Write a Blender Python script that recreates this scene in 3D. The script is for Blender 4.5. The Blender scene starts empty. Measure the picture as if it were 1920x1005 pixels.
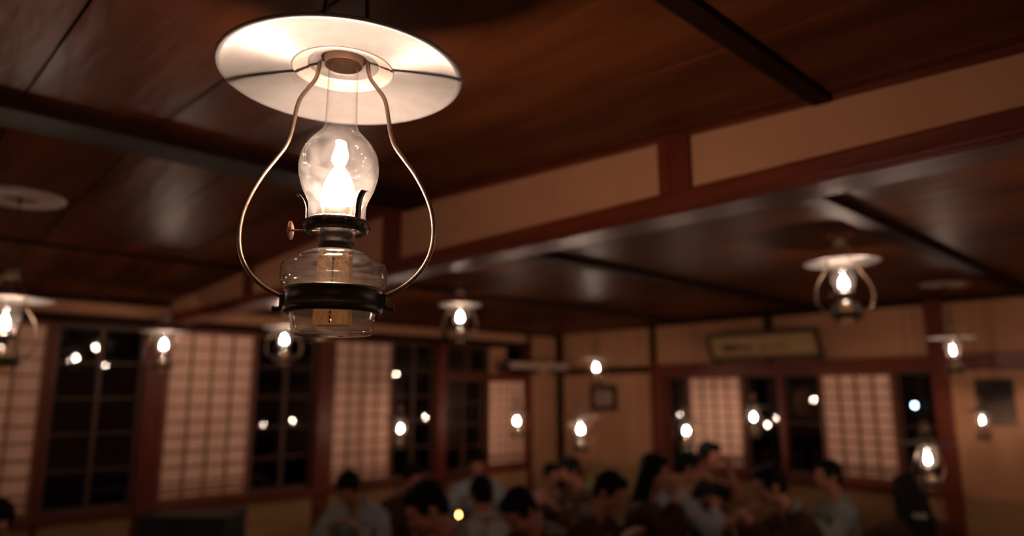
import bpy, bmesh, math, random
from mathutils import Vector, Matrix, Euler
random.seed(7)
S = bpy.context.scene
COL = S.collection

# ---------------------------------------------------------------- camera, world, exposure
EYE = Vector((0.0, 0.0, 1.5))
cd = bpy.data.cameras.new('camera'); cam = bpy.data.objects.new('camera', cd); COL.objects.link(cam)
CR = Vector((0.6914, 0.7225, -0.0030)); CF = Vector((-0.7109, 0.6805, 0.1783)); CF.normalize()
CR = (CR - CF * CR.dot(CF)).normalized(); CU = CR.cross(CF)
cam.matrix_world = Matrix(((CR.x, CU.x, -CF.x, EYE.x), (CR.y, CU.y, -CF.y, EYE.y), (CR.z, CU.z, -CF.z, EYE.z), (0, 0, 0, 1)))
cd.sensor_width = 36.0; cd.lens = 24.06; cd.clip_start = 0.02; cd.clip_end = 200
cd.dof.use_dof = True; cd.dof.focus_distance = 0.88; cd.dof.aperture_fstop = 1.8
S.camera = cam
FPX = 1283.4
def at(px, py, d):
    return EYE + (CR * ((px - 960) / FPX) - CU * ((py - 502.5) / FPX) + CF) * d

W = bpy.data.worlds.new('night'); S.world = W; W.use_nodes = True
W.node_tree.nodes['Background'].inputs[0].default_value = (0.25, 0.35, 0.6, 1)
W.node_tree.nodes['Background'].inputs[1].default_value = 0.0006
S.view_settings.view_transform = 'Standard'; S.view_settings.look = 'None'
S.view_settings.gamma = 1; S.view_settings.use_curve_mapping = False
S.view_settings.exposure = 0.0
S.cycles.use_denoising = True
S.cycles.transparent_max_bounces = 32
S.cycles.max_bounces = 8; S.cycles.diffuse_bounces = 4; S.cycles.glossy_bounces = 4
S.cycles.sample_clamp_indirect = 3.0
FLAME = 1000.0
FLAME_FAR = 430.0
WARM = (1.0, 0.70, 0.53)

# ---------------------------------------------------------------- materials
def newmat(name):
    m = bpy.data.materials.new(name); m.use_nodes = True
    nt = m.node_tree; nt.nodes.clear()
    out = nt.nodes.new('ShaderNodeOutputMaterial')
    return m, nt, out
def N(nt, t, **kw):
    n = nt.nodes.new(t)
    for k, v in kw.items():
        if k in n.inputs: n.inputs[k].default_value = v
        else: setattr(n, k, v)
    return n
def pbr(name, c1, c2=None, scale=8.0, stretch=(1, 1, 1), rough=0.6, spec=0.5, bump=0.0, metal=0.0, coords='Object', bscale=None, detail=4.0, sheen=0.0, rvar=0.0):
    m, nt, out = newmat(name); L = nt.links.new
    p = N(nt, 'ShaderNodeBsdfPrincipled'); L(p.outputs[0], out.inputs[0])
    p.inputs['Roughness'].default_value = rough; p.inputs['Metallic'].default_value = metal
    p.inputs['Specular IOR Level'].default_value = spec
    c2 = c2 or tuple(v * 0.8 for v in c1)
    tc = N(nt, 'ShaderNodeTexCoord'); mp = N(nt, 'ShaderNodeMapping'); mp.inputs['Scale'].default_value = stretch
    L(tc.outputs[coords], mp.inputs[0])
    nz = N(nt, 'ShaderNodeTexNoise', Scale=scale, Detail=detail); L(mp.outputs[0], nz.inputs['Vector'])
    cr = N(nt, 'ShaderNodeValToRGB'); cr.color_ramp.elements[0].position = 0.3; cr.color_ramp.elements[1].position = 0.7
    cr.color_ramp.elements[0].color = (*c2, 1); cr.color_ramp.elements[1].color = (*c1, 1)
    L(nz.outputs[0], cr.inputs[0]); L(cr.outputs[0], p.inputs['Base Color'])
    if rvar:
        mr = N(nt, 'ShaderNodeMapRange'); mr.inputs[3].default_value = rough - rvar; mr.inputs[4].default_value = rough + rvar
        L(nz.outputs[0], mr.inputs[0]); L(mr.outputs[0], p.inputs['Roughness'])
    if bump:
        n2 = N(nt, 'ShaderNodeTexNoise', Scale=bscale or scale, Detail=3.0); L(mp.outputs[0], n2.inputs['Vector'])
        b = N(nt, 'ShaderNodeBump', Strength=bump, Distance=0.02); L(n2.outputs[0], b.inputs['Height']); L(b.outputs[0], p.inputs['Normal'])
    return m
def thin_glass(name, tint, r0=0.045, dust_glow=0.0, specks=False, rough=0.02, edge=(0.6, 0.5, 0.45), bump=0.0):
    m, nt, out = newmat(name); L = nt.links.new
    lw = N(nt, 'ShaderNodeLayerWeight', Blend=0.5)
    pw = N(nt, 'ShaderNodeMath', operation='POWER'); L(lw.outputs['Facing'], pw.inputs[0]); pw.inputs[1].default_value = 4.0
    fr = N(nt, 'ShaderNodeMapRange'); fr.inputs[3].default_value = r0; fr.inputs[4].default_value = 0.85; L(pw.outputs[0], fr.inputs[0])
    mx = N(nt, 'ShaderNodeMix', data_type='RGBA'); L(pw.outputs[0], mx.inputs[0]); mx.inputs[6].default_value = (*tint, 1); mx.inputs[7].default_value = (*edge, 1)
    tr = N(nt, 'ShaderNodeBsdfTransparent'); L(mx.outputs[2], tr.inputs[0])
    gl = N(nt, 'ShaderNodeBsdfGlossy', Roughness=rough)
    if bump:
        tb = N(nt, 'ShaderNodeTexCoord'); nb1 = N(nt, 'ShaderNodeTexNoise', Scale=38.0, Detail=2.0); L(tb.outputs['Object'], nb1.inputs['Vector'])
        bb = N(nt, 'ShaderNodeBump', Strength=bump, Distance=0.004); L(nb1.outputs[0], bb.inputs['Height']); L(bb.outputs[0], gl.inputs['Normal'])
    ms = N(nt, 'ShaderNodeMixShader'); L(fr.outputs[0], ms.inputs[0]); L(tr.outputs[0], ms.inputs[1]); L(gl.outputs[0], ms.inputs[2])
    last = ms
    if dust_glow:  # pale scatter layer: dust film on glass, and glow put into the material
        tl = N(nt, 'ShaderNodeBsdfTranslucent'); tl.inputs[0].default_value = (0.9, 0.88, 0.86, 1)
        df = N(nt, 'ShaderNodeBsdfDiffuse'); df.inputs[0].default_value = (0.9, 0.88, 0.86, 1)
        m2 = N(nt, 'ShaderNodeMixShader'); m2.inputs[0].default_value = 0.5; L(tl.outputs[0], m2.inputs[1]); L(df.outputs[0], m2.inputs[2])
        m3 = N(nt, 'ShaderNodeMixShader'); L(ms.outputs[0], m3.inputs[1]); L(m2.outputs[0], m3.inputs[2])
        tc = N(nt, 'ShaderNodeTexCoord')
        nz = N(nt, 'ShaderNodeTexNoise', Scale=60.0, Detail=5.0); L(tc.outputs['Object'], nz.inputs['Vector'])
        ra = N(nt, 'ShaderNodeMapRange'); ra.inputs[1].default_value = 0.35; ra.inputs[2].default_value = 0.7; ra.inputs[3].default_value = dust_glow * 0.5; ra.inputs[4].default_value = dust_glow * 1.6
        L(nz.outputs[0], ra.inputs[0]); fac = ra.outputs[0]
        if specks:
            vo = N(nt, 'ShaderNodeTexVoronoi', Scale=260.0); L(tc.outputs['Object'], vo.inputs['Vector'])
            n3 = N(nt, 'ShaderNodeTexNoise', Scale=45.0, Detail=2.0); L(tc.outputs['Object'], n3.inputs['Vector'])
            th = N(nt, 'ShaderNodeMapRange'); th.inputs[1].default_value = 0.5; th.inputs[2].default_value = 0.75; th.inputs[3].default_value = 0.0; th.inputs[4].default_value = 0.3; L(n3.outputs[0], th.inputs[0])
            lt = N(nt, 'ShaderNodeMath', operation='LESS_THAN'); L(vo.outputs['Distance'], lt.inputs[0]); L(th.outputs[0], lt.inputs[1])
            ml = N(nt, 'ShaderNodeMath', operation='MULTIPLY'); L(lt.outputs[0], ml.inputs[0]); ml.inputs[1].default_value = 0.13
            ad = N(nt, 'ShaderNodeMath', operation='ADD'); L(fac, ad.inputs[0]); L(ml.outputs[0], ad.inputs[1]); fac = ad.outputs[0]
        L(fac, m3.inputs[0]); last = m3
    L(last.outputs[0], out.inputs[0])
    return m
def emit(name, col, st):
    m, nt, out = newmat(name)
    e = N(nt, 'ShaderNodeEmission', Strength=st); e.inputs[0].default_value = (*col, 1)
    nt.links.new(e.outputs[0], out.inputs[0]); return m

M = {}
M['plaster'] = pbr('plaster', (0.50, 0.25, 0.138), (0.43, 0.21, 0.115), 3, rough=0.85, spec=0.2, bump=0.08, bscale=60, coords='Object')
M['plaster_low'] = pbr('plaster_low', (0.36, 0.20, 0.095), (0.29, 0.16, 0.075), 4, rough=0.8, spec=0.2, bump=0.08, bscale=60)
M['redwood'] = pbr('redwood', (0.15, 0.026, 0.009), (0.085, 0.013, 0.005), 6, (8, 8, 0.7), rough=0.42, spec=0.3, bump=0.08)
M['redwood_h'] = pbr('redwood_h', (0.15, 0.026, 0.010), (0.09, 0.015, 0.006), 6, (0.7, 8, 8), rough=0.38, spec=0.35, bump=0.08)
M['darkwood'] = pbr('darkwood', (0.030, 0.011, 0.006), (0.018, 0.006, 0.004), 6, (4, 0.6, 4), rough=0.6, spec=0.06, bump=0.1)
M['ceilwood'] = pbr('ceilwood', (0.185, 0.054, 0.018), (0.075, 0.022, 0.008), 1.8, (0.8, 4, 4), rough=0.40, spec=0.025, bump=0.40, bscale=2.6, rvar=0.08)
M['ceilback'] = pbr('ceilback', (0.02, 0.009, 0.006), rough=0.9)
M['paper'] = pbr('shoji_paper', (0.92, 0.60, 0.465), (0.86, 0.55, 0.425), 5, rough=0.9, spec=0.1, bump=0.02, bscale=200)
M['muntin'] = pbr('muntin_wood', (0.26, 0.115, 0.06), (0.19, 0.08, 0.04), 12, rough=0.55, spec=0.3)
M['frame'] = pbr('screen_frame', (0.22, 0.07, 0.032), (0.15, 0.045, 0.02), 8, (6, 6, 1), rough=0.5, spec=0.4)
M['winframe'] = pbr('window_frame_wood', (0.10, 0.045, 0.028), (0.07, 0.03, 0.018), 8, (6, 6, 1), rough=0.5, spec=0.4)
M['pane'] = thin_glass('window_glass', (0.9, 0.92, 0.95), r0=0.05, rough=0.0, edge=(0.8, 0.85, 0.9))
M['tatami'] = pbr('tatami', (0.28, 0.20, 0.09), (0.20, 0.14, 0.06), 30, (1, 14, 1), rough=0.8, spec=0.2, bump=0.1)
M['tatami_edge'] = pbr('tatami_edge', (0.02, 0.018, 0.016), rough=0.8)
def brushed(name, c1, c2, rough, metal, aniso):
    m = pbr(name, c1, c2, 50, rough=rough, spec=0.5, metal=metal, bump=0.015, bscale=140); nt = m.node_tree
    p = [n for n in nt.nodes if n.type == 'BSDF_PRINCIPLED'][0]; p.inputs['Anisotropic'].default_value = aniso
    t = N(nt, 'ShaderNodeTangent'); t.direction_type = 'RADIAL'; t.axis = 'Z'; nt.links.new(t.outputs[0], p.inputs['Tangent'])
    return m
M['enamel'] = brushed('shade_metal', (0.31, 0.30, 0.29), (0.265, 0.257, 0.248), 0.44, 0.55, 0.85)
M['enamel_top'] = pbr('shade_enamel_top', (0.30, 0.26, 0.23), (0.24, 0.2, 0.18), 30, rough=0.45)
M['hubmetal'] = pbr('hub_metal', (0.30, 0.285, 0.28), (0.25, 0.235, 0.23), 40, rough=0.45, metal=0.4)
M['hubband'] = pbr('hub_band', (0.55, 0.48, 0.43), (0.48, 0.41, 0.37), 40, rough=0.3, metal=0.35)
M['capmetal'] = pbr('cap_metal', (0.26, 0.16, 0.11), (0.2, 0.12, 0.085), 40, rough=0.5, metal=0.4)
M['wire'] = pbr('bail_wire', (0.34, 0.24, 0.18), (0.26, 0.18, 0.13), 120, rough=0.36, metal=0.85)
M['cord'] = pbr('hanging_wire', (0.03, 0.022, 0.018), rough=0.6)
M['burner'] = pbr('burner_metal', (0.055, 0.042, 0.036), (0.035, 0.026, 0.022), 50, rough=0.4, metal=0.6)
M['band'] = pbr('band_metal', (0.050, 0.036, 0.028), (0.036, 0.025, 0.02), 50, rough=0.42, metal=0.4)
M['knob'] = pbr('knob_brass', (0.42, 0.26, 0.18), (0.34, 0.2, 0.14), 80, rough=0.35, metal=0.8)
M['chimney'] = thin_glass('chimney_glass', (0.985, 0.98, 0.975), r0=0.02, dust_glow=0.008, specks=True)  # dusty, specked glass; its even haze also stands in for bloom around the flame
M['font'] = thin_glass('font_glass', (0.97, 0.95, 0.92), r0=0.12, dust_glow=0.030, rough=0.03, bump=0.4, edge=(0.45, 0.34, 0.27))  # milky haze added to the clear glass in place of a glowing shoulder
M['fuel'] = thin_glass('kerosene', (0.97, 0.93, 0.87), r0=0.02, dust_glow=0.02, rough=0.02, edge=(0.75, 0.62, 0.5))  # milky scatter added to the fuel to brighten the wick
M['wick'] = pbr('cotton_wick', (0.92, 0.58, 0.29), (0.8, 0.49, 0.23), 300, (1, 1, 0.3), rough=0.9, spec=0.1, bump=0.3)
M['stitch'] = pbr('wick_stitch', (0.05, 0.03, 0.025), rough=0.9)
M['flame'] = emit('flame', WARM, FLAME); M['flame_low'] = emit('low_flame', WARM, FLAME_FAR)
M['glowcone'] = pbr('burner_cone', (0.75, 0.62, 0.5), (0.7, 0.56, 0.45), 60, rough=0.5)
M['smoke_plate'] = pbr('smoke_plate_metal', (0.62, 0.50, 0.42), (0.5, 0.4, 0.33), 14, rough=0.5, metal=0.2)
M['blackcab'] = pbr('black_lacquer', (0.012, 0.010, 0.010), rough=0.5)
M['lacquer'] = pbr('table_lacquer', (0.05, 0.018, 0.012), (0.035, 0.012, 0.008), 10, rough=0.3)
M['china'] = pbr('china', (0.62, 0.52, 0.42), (0.55, 0.45, 0.36), 20, rough=0.3)
M['blackbowl'] = pbr('black_bowl', (0.02, 0.016, 0.015), rough=0.3)
M['food'] = pbr('food', (0.35, 0.15, 0.08), (0.2, 0.08, 0.05), 40, rough=0.7)
M['greenbottle'] = pbr('green_bottle', (0.26, 0.27, 0.06), (0.2, 0.2, 0.05), 20, rough=0.25)
M['pinkflower'] = pbr('pink_petals', (0.52, 0.06, 0.15), (0.4, 0.04, 0.12), 60, rough=0.7)
M['purpleflower'] = pbr('purple_petals', (0.32, 0.14, 0.42), (0.25, 0.1, 0.35), 60, rough=0.7)
M['leaf'] = pbr('flower_leaves', (0.05, 0.07, 0.02), rough=0.7)
M['vase'] = pbr('vase_glaze', (0.10, 0.06, 0.045), rough=0.35)
M['skin'] = pbr('skin', (0.34, 0.14, 0.088), (0.30, 0.12, 0.075), 20, rough=0.6, spec=0.3)
M['hair'] = pbr('black_hair', (0.006, 0.005, 0.005), (0.004, 0.003, 0.003), 60, (8, 8, 1), rough=0.7, spec=0.08, bump=0.3)
M['eye'] = pbr('eye_dark', (0.012, 0.008, 0.007), rough=0.2)
M['lip'] = pbr('lips', (0.28, 0.08, 0.06), rough=0.5)
M['bluegrey'] = pbr('bluegrey_cotton', (0.27, 0.29, 0.31), (0.20, 0.22, 0.235), 14, rough=0.9, spec=0.1, bump=0.2, bscale=20)
M['palegrey'] = pbr('palegrey_cotton', (0.42, 0.40, 0.38), (0.33, 0.31, 0.295), 14, rough=0.9, spec=0.1, bump=0.2, bscale=20)
M['greengrey'] = pbr('greengrey_cotton', (0.20, 0.215, 0.20), (0.15, 0.165, 0.155), 14, rough=0.9, spec=0.1, bump=0.2, bscale=20)
M['browncoat'] = pbr('brown_padded_coat', (0.050, 0.022, 0.015), (0.036, 0.015, 0.010), 14, rough=0.9, spec=0.1, bump=0.2, bscale=20)
M['olivecoat'] = pbr('olive_padded_coat', (0.095, 0.050, 0.024), (0.07, 0.036, 0.017), 14, rough=0.9, spec=0.1, bump=0.2, bscale=20)
M['navy'] = pbr('navy_cotton', (0.012, 0.013, 0.018), (0.008, 0.009, 0.012), 14, rough=0.9, spec=0.1)
M['pinktop'] = pbr('pink_cotton', (0.42, 0.24, 0.20), (0.35, 0.19, 0.16), 14, rough=0.9, spec=0.1)
M['cushion'] = pbr('cushion_cloth', (0.10, 0.02, 0.02), rough=0.9)
M['picframe'] = pbr('picture_frame_wood', (0.014, 0.008, 0.006), rough=0.6, spec=0.2)
M['matboard'] = pbr('mat_board', (0.42, 0.27, 0.19), rough=0.8)
M['print_grey'] = pbr('small_print', (0.36, 0.27, 0.22), (0.16, 0.11, 0.09), 18, rough=0.6, coords='Object')
M['plaque'] = pbr('plaque_paper', (0.46, 0.29, 0.13), (0.40, 0.24, 0.10), 6, rough=0.7)
M['plaqueframe'] = pbr('plaque_frame', (0.075, 0.040, 0.020), (0.05, 0.026, 0.013), 10, rough=0.45)
M['ink'] = pbr('ink', (0.09, 0.055, 0.03), rough=0.8)
M['shelf'] = pbr('pale_shelf_wood', (0.50, 0.36, 0.28), (0.42, 0.3, 0.23), 10, (6, 0.6, 6), rough=0.5)
M['shelfdark'] = pbr('shelf_underside', (0.05, 0.022, 0.014), rough=0.6)
M['orangeflame'] = emit('burner_flame', (1.0, 0.42, 0.10), 30.0)
M['streetglow'] = emit('street_glow', (0.5, 0.78, 1.0), 28.0)
M['streetmetal'] = pbr('street_metal', (0.05, 0.05, 0.055), rough=0.5)
M['soil'] = pbr('dark_ground', (0.02, 0.02, 0.018), rough=0.9)
# poster: dark landscape print, pale mottled lower half
def poster_mat():
    m, nt, out = newmat('landscape_print'); L = nt.links.new
    p = N(nt, 'ShaderNodeBsdfPrincipled', Roughness=0.8); L(p.outputs[0], out.inputs[0])
    tc = N(nt, 'ShaderNodeTexCoord'); nz = N(nt, 'ShaderNodeTexNoise', Scale=14.0, Detail=6.0); L(tc.outputs['Object'], nz.inputs['Vector'])
    sp = N(nt, 'ShaderNodeSeparateXYZ'); L(tc.outputs['Object'], sp.inputs[0])
    mr = N(nt, 'ShaderNodeMapRange'); mr.inputs[1].default_value = 0.10; mr.inputs[2].default_value = -0.16; L(sp.outputs[2], mr.inputs[0])
    ad = N(nt, 'ShaderNodeMath', operation='MULTIPLY_ADD'); L(nz.outputs[0], ad.inputs[0]); ad.inputs[1].default_value = 0.9
    su = N(nt, 'ShaderNodeMath', operation='SUBTRACT'); L(mr.outputs[0], su.inputs[0]); su.inputs[1].default_value = 0.45; L(su.outputs[0], ad.inputs[2])
    cr = N(nt, 'ShaderNodeValToRGB'); cr.color_ramp.elements[0].color = (0.022, 0.015, 0.011, 1); cr.color_ramp.elements[1].color = (0.17, 0.11, 0.08, 1)
    cr.color_ramp.elements[0].position = 0.25; cr.color_ramp.elements[1].position = 0.95
    L(ad.outputs[0], cr.inputs[0]); L(cr.outputs[0], p.inputs['Base Color']); return m
M['poster'] = poster_mat()

# ---------------------------------------------------------------- mesh helpers
class MB:
    def __init__(s): s.v = []; s.f = []
    def box(s, x0, x1, y0, y1, z0, z1):
        b = len(s.v); s.v += [(x, y, z) for z in (z0, z1) for y in (y0, y1) for x in (x0, x1)]
        s.f += [tuple(b + i for i in q) for q in ((0, 2, 3, 1), (4, 5, 7, 6), (0, 1, 5, 4), (2, 6, 7, 3), (0, 4, 6, 2), (1, 3, 7, 5))]
        return s
    def hexa(s, pts):
        b = len(s.v); s.v += [tuple(p) for p in pts]
        s.f += [tuple(b + i for i in q) for q in ((0, 2, 3, 1), (4, 5, 7, 6), (0, 1, 5, 4), (2, 6, 7, 3), (0, 4, 6, 2), (1, 3, 7, 5))]
        return s
    def lathe(s, prof, seg=48, cap0=False, cap1=False, o=(0, 0, 0)):
        b = len(s.v); n = len(prof)
        for (r, z) in prof:
            for k in range(seg):
                a = 2 * math.pi * k / seg; s.v.append((o[0] + r * math.cos(a), o[1] + r * math.sin(a), o[2] + z))
        for i in range(n - 1):
            for k in range(seg):
                k2 = (k + 1) % seg
                s.f.append((b + i * seg + k, b + i * seg + k2, b + (i + 1) * seg + k2, b + (i + 1) * seg + k))
        if cap0: s.f.append(tuple(b + k for k in reversed(range(seg))))
        if cap1: s.f.append(tuple(b + (n - 1) * seg + k for k in range(seg)))
        return s
    def tube(s, pts, r, seg=10, caps=True):
        pts = [Vector(p) for p in pts]; n = len(pts); rr = r if isinstance(r, (list, tuple)) else [r] * n
        t0 = (pts[1] - pts[0]).normalized(); up = Vector((0, 0, 1)) if abs(t0.z) < 0.9 else Vector((1, 0, 0))
        nx = t0.cross(up).normalized(); b = len(s.v)
        for i, p in enumerate(pts):
            t = (pts[min(i + 1, n - 1)] - pts[max(i - 1, 0)]).normalized()
            nx = (nx - t * nx.dot(t)).normalized(); ny = t.cross(nx)
            for k in range(seg):
                a = 2 * math.pi * k / seg; q = p + (nx * math.cos(a) + ny * math.sin(a)) * rr[i]; s.v.append(tuple(q))
        for i in range(n - 1):
            for k in range(seg):
                k2 = (k + 1) % seg; s.f.append((b + i * seg + k, b + i * seg + k2, b + (i + 1) * seg + k2, b + (i + 1) * seg + k))
        if caps:
            s.f.append(tuple(b + k for k in reversed(range(seg)))); s.f.append(tuple(b + (n - 1) * seg + k for k in range(seg)))
        return s
    def ell(s, c, r, rot=None, seg=16, rings=10):
        b = len(s.v); c = Vector(c); rot = rot or Matrix.Identity(3)
        def P(u): return tuple(c + rot @ Vector((u[0] * r[0], u[1] * r[1], u[2] * r[2])))
        s.v.append(P((0, 0, 1)))
        for i in range(1, rings):
            t = math.pi * i / rings
            for k in range(seg):
                a = 2 * math.pi * k / seg; s.v.append(P((math.sin(t) * math.cos(a), math.sin(t) * math.sin(a), math.cos(t))))
        s.v.append(P((0, 0, -1))); e = len(s.v) - 1
        for k in range(seg):
            k2 = (k + 1) % seg
            s.f.append((b, b + 1 + k, b + 1 + k2)); q = b + 1 + (rings - 2) * seg; s.f.append((q + k, e, q + k2))
            for i in range(rings - 2):
                q = b + 1 + i * seg; s.f.append((q + k, q + seg + k, q + seg + k2, q + k2))
        return s
    def cap(s, p0, p1, r0, r1, seg=12):
        p0 = Vector(p0); p1 = Vector(p1); d = (p1 - p0)
        if d.length < 1e-5: return s.ell(p0, (r0, r0, r0))
        d.normalize(); pts = []; rr = []
        for i in range(4):
            a = math.pi / 2 * i / 4; pts.append(p0 - d * r0 * math.cos(a)); rr.append(max(r0 * math.sin(a), r0 * 0.08))
        pts.append(p0); rr.append(r0); pts.append(p1); rr.append(r1)
        for i in range(3, -1, -1):
            a = math.pi / 2 * i / 4; pts.append(p1 + d * r1 * math.cos(a)); rr.append(max(r1 * math.sin(a), r1 * 0.08))
        return s.tube(pts, rr, seg)
    def mesh(s, name, smooth=False):
        me = bpy.data.meshes.new(name); me.from_pydata(s.v, [], s.f)
        bm = bmesh.new(); bm.from_mesh(me); bmesh.ops.recalc_face_normals(bm, faces=bm.faces); bm.to_mesh(me); bm.free()
        if smooth: me.polygons.foreach_set('use_smooth', [True] * len(me.polygons))
        me.update(); return me
def link(name, me, mat=None, parent=None, loc=None, label=None):
    if mat is not None and not me.materials: me.materials.append(M[mat] if isinstance(mat, str) else mat)
    o = bpy.data.objects.new(name, me); COL.objects.link(o)
    if parent: o.parent = parent
    if loc is not None: o.location = loc
    if label: o['label'] = label
    return o
def build(name, mb, mat, parent=None, loc=None, smooth=False, bevel=0.0, label=None):
    o = link(name, mb.mesh(name, smooth), mat, parent, loc, label)
    if bevel:
        b = o.modifiers.new('bevel', 'BEVEL'); b.width = bevel; b.segments = 2; b.limit_method = 'ANGLE'
    return o
def empty(name, loc=(0, 0, 0), rz=0.0):
    o = bpy.data.objects.new(name, None); COL.objects.link(o); o.location = loc; o.rotation_euler = (0, 0, rz); o.empty_display_size = 0.05; return o
def tag(o, label, cat, group=None):
    o['label'] = label; o['category'] = cat
    if group: o['group'] = group
    return o
def struct(o, label=None, cat=None):
    o['kind'] = 'structure'
    if label: o['label'] = label
    if cat: o['category'] = cat
    return o
def copy_tree(o, parent=None):
    c = o.copy(); COL.objects.link(c); c.parent = parent
    for ch in list(o.children): copy_tree(ch, c)
    return c
def lerp_tab(tab, x):
    if x <= tab[0][0]: return tab[0][1]
    for (a, za), (b, zb) in zip(tab, tab[1:]):
        if x <= b: return za + (zb - za) * (x - a) / (b - a)
    return tab[-1][1]

# ---------------------------------------------------------------- the room
XL, XR, YB, YF = -5.52, 3.5, 6.05, -3.0
YT = 1.677
near_tab = [(-5.6, 2.165), (-2.40, 2.325), (-1.06, 2.242), (-0.2, 2.197), (0.5, 2.17), (3.6, 2.17)]
far_tab = [(-5.6, 2.15), (-4.17, 2.205), (-2.55, 2.24), (-1.0, 2.195), (0.5, 2.17), (3.6, 2.17)]
def ceil_z(x, y): return lerp_tab(near_tab if y < YT + 0.06 else far_tab, x)
LAB = {}
fl = struct(build('floor', MB().box(XL - 0.3, XR + 0.2, YF - 0.2, YB + 0.3, -0.1, -0.03), 'tatami_edge'), 'dark timber floor under the straw mats', 'floor')
mat_me = MB().box(0.035, 0.865, 0.0, 1.78, 0, 0.028).mesh('tatami_mat'); edge_me = MB().box(0, 0.033, 0, 1.78, 0, 0.03).mesh('mat_border')
y = YF
while y < YB - 0.5:
    for i in range(10):
        o = link('tatami_mat', mat_me, 'tatami', fl, (XL + 0.02 + i * 0.9, y, -0.03))
        e = link('mat_border', edge_me, 'tatami_edge', o); link('mat_border', edge_me, 'tatami_edge', o, (0.867, 0, 0))
    y += 1.8

ce = struct(build('ceiling', MB().box(XL - 0.2, XR + 0.2, YF - 0.2, YB + 0.2, 2.42, 2.5), 'ceilback'), 'dark boarded ceiling with slightly pitched varnished panels', 'ceiling')
def ceiling_run(tab, bays, ys):
    for a, b in zip(bays, bays[1:]):
        za, zb = lerp_tab(tab, a), lerp_tab(tab, b); me = {}
        for y0, y1 in zip(ys, ys[1:]):
            w = round(y1 - y0 - 0.007, 3)
            if w not in me:
                me[w] = MB().hexa([(a, 0, za), (b, 0, zb), (a, w, za), (b, w, zb), (a, 0, za + 0.012), (b, 0, zb + 0.012), (a, w, za + 0.012), (b, w, zb + 0.012)]).mesh('ceiling_panel')
            link('ceiling_panel', me[w], 'ceilwood', ce, (0, y0, random.uniform(0, 0.002)))
nb = [XL, -4.06, -2.40, -0.62, 0.9, 2.3, XR]
fb = [XL, -3.8, -2.5, -0.95, 0.5, 2.0, XR]
ysn = []; y = 1.62
while y > YF: ysn.append(y); y -= 0.34
ysn = [YF] + sorted(ysn) + [YT + 0.02]
ysf = [YT + 0.12]; y = 1.62 + 0.68
while y < YB: ysf.append(y); y += 0.68
ysf.append(YB)
ceiling_run(near_tab, nb, ysn); ceiling_run(far_tab, fb, ysf)
def cbeam(x0, x1, y0, y1, tab, drop):
    z = lerp_tab(tab, (x0 + x1) / 2); build('ceiling_beam', MB().box(x0, x1, y0, y1, z - drop, z + 0.03), 'darkwood', ce, bevel=0.004)
cbeam(-2.42, -2.25, YF, YT, near_tab, 0.045); cbeam(-0.65, -0.60, YF, YT, near_tab, 0.014)
cbeam(-4.09, -4.03, YF, YT, near_tab, 0.012); cbeam(0.87, 0.93, YF, YT, near_tab, 0.03)
cbeam(-2.56, -2.45, YT + 0.1, YB, far_tab, 0.035); cbeam(-0.99, -0.91, YT + 0.1, YB, far_tab, 0.035)
cbeam(-3.84, -3.78, YT + 0.1, YB, far_tab, 0.02); cbeam(0.46, 0.54, YT + 0.1, YB, far_tab, 0.03)

# left wall (plaster below the sills, frieze above the header), pillars, rails
wl = struct(build('wall_left', MB().box(XL - 0.12, XL, YF, YB + 0.12, 0, 0.66), 'plaster_low'), 'beige plaster wall with paper screens and dark windows', 'wall')
build('plaster_frieze', MB().box(XL - 0.12, XL, YF, YB + 0.12, 2.045, 2.45), 'plaster', wl)
build('plaster_panel', MB().box(XL - 0.12, XL, YF, 0.30, 0.66, 1.98), 'plaster', wl)
build('plaster_panel', MB().box(XL - 0.12, XL, 5.60, YB + 0.12, 0.66, 2.045), 'plaster', wl)
build('plaster_panel', MB().box(XL - 0.08, XL - 0.03, 4.98, 5.22, 1.69, 1.98), 'plaster', wl)
struct(build('trim_1', MB().box(XL - 0.10, XL + 0.035, YF, 5.56, 1.975, 2.045), 'darkwood', bevel=0.004), 'dark header rail above the left screens', 'rail')
struct(build('trim_2', MB().box(XL - 0.12, XL + 0.045, YF, 4.92, 0.655, 0.70), 'redwood_h', bevel=0.004), 'reddish sill rail under the left screens', 'rail')
struct(build('trim_3', MB().box(XL - 0.02, XL + 0.02, YF, YB, 2.13, 2.19), 'darkwood'), 'dark cornice where the left wall meets the ceiling', 'cornice')
for k, (a, b, zt) in enumerate([(1.557, 1.70, 1.98), (2.945, 3.085, 1.98), (4.245, 4.365, 1.98), (5.50, 5.565, 2.13), (0.955, 1.0, 1.98)]):
    struct(build('trim_%d' % (4 + k), MB().box(XL - 0.1, XL + 0.02, a, b, 0, zt), 'redwood', bevel=0.005), ['red-brown pillar beside the widest dark window', 'red-brown pillar between two paper screens', 'red-brown pillar left of the low end window', 'slim red-brown post near the room corner', 'slim red-brown post by the largest screen'][k], 'pillar')
struct(build('trim_9', MB().box(XL - 0.1, XL + 0.03, 4.365, 5.50, 1.635, 1.69), 'redwood_h'), 'low header rail over the small end screen', 'rail')
build('lower_wall', MB().box(XL - 0.06, XL + 0.01, 4.90, 5.50, 0.66, 0.72), 'redwood_h', wl)
for k, yy in enumerate((2.95, 4.30, 5.52)):
    build('frieze_post', MB().box(XL - 0.02, XL + 0.015, yy, yy + 0.055, 2.045, 2.16), 'darkwood', wl)

for yy in (5.66, 5.76, 5.88, 5.97):
    build('panel_batten', MB().box(XL - 0.01, XL + 0.006, yy, yy + 0.022, 0.0, 1.70), 'plaster_low', wl)
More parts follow.
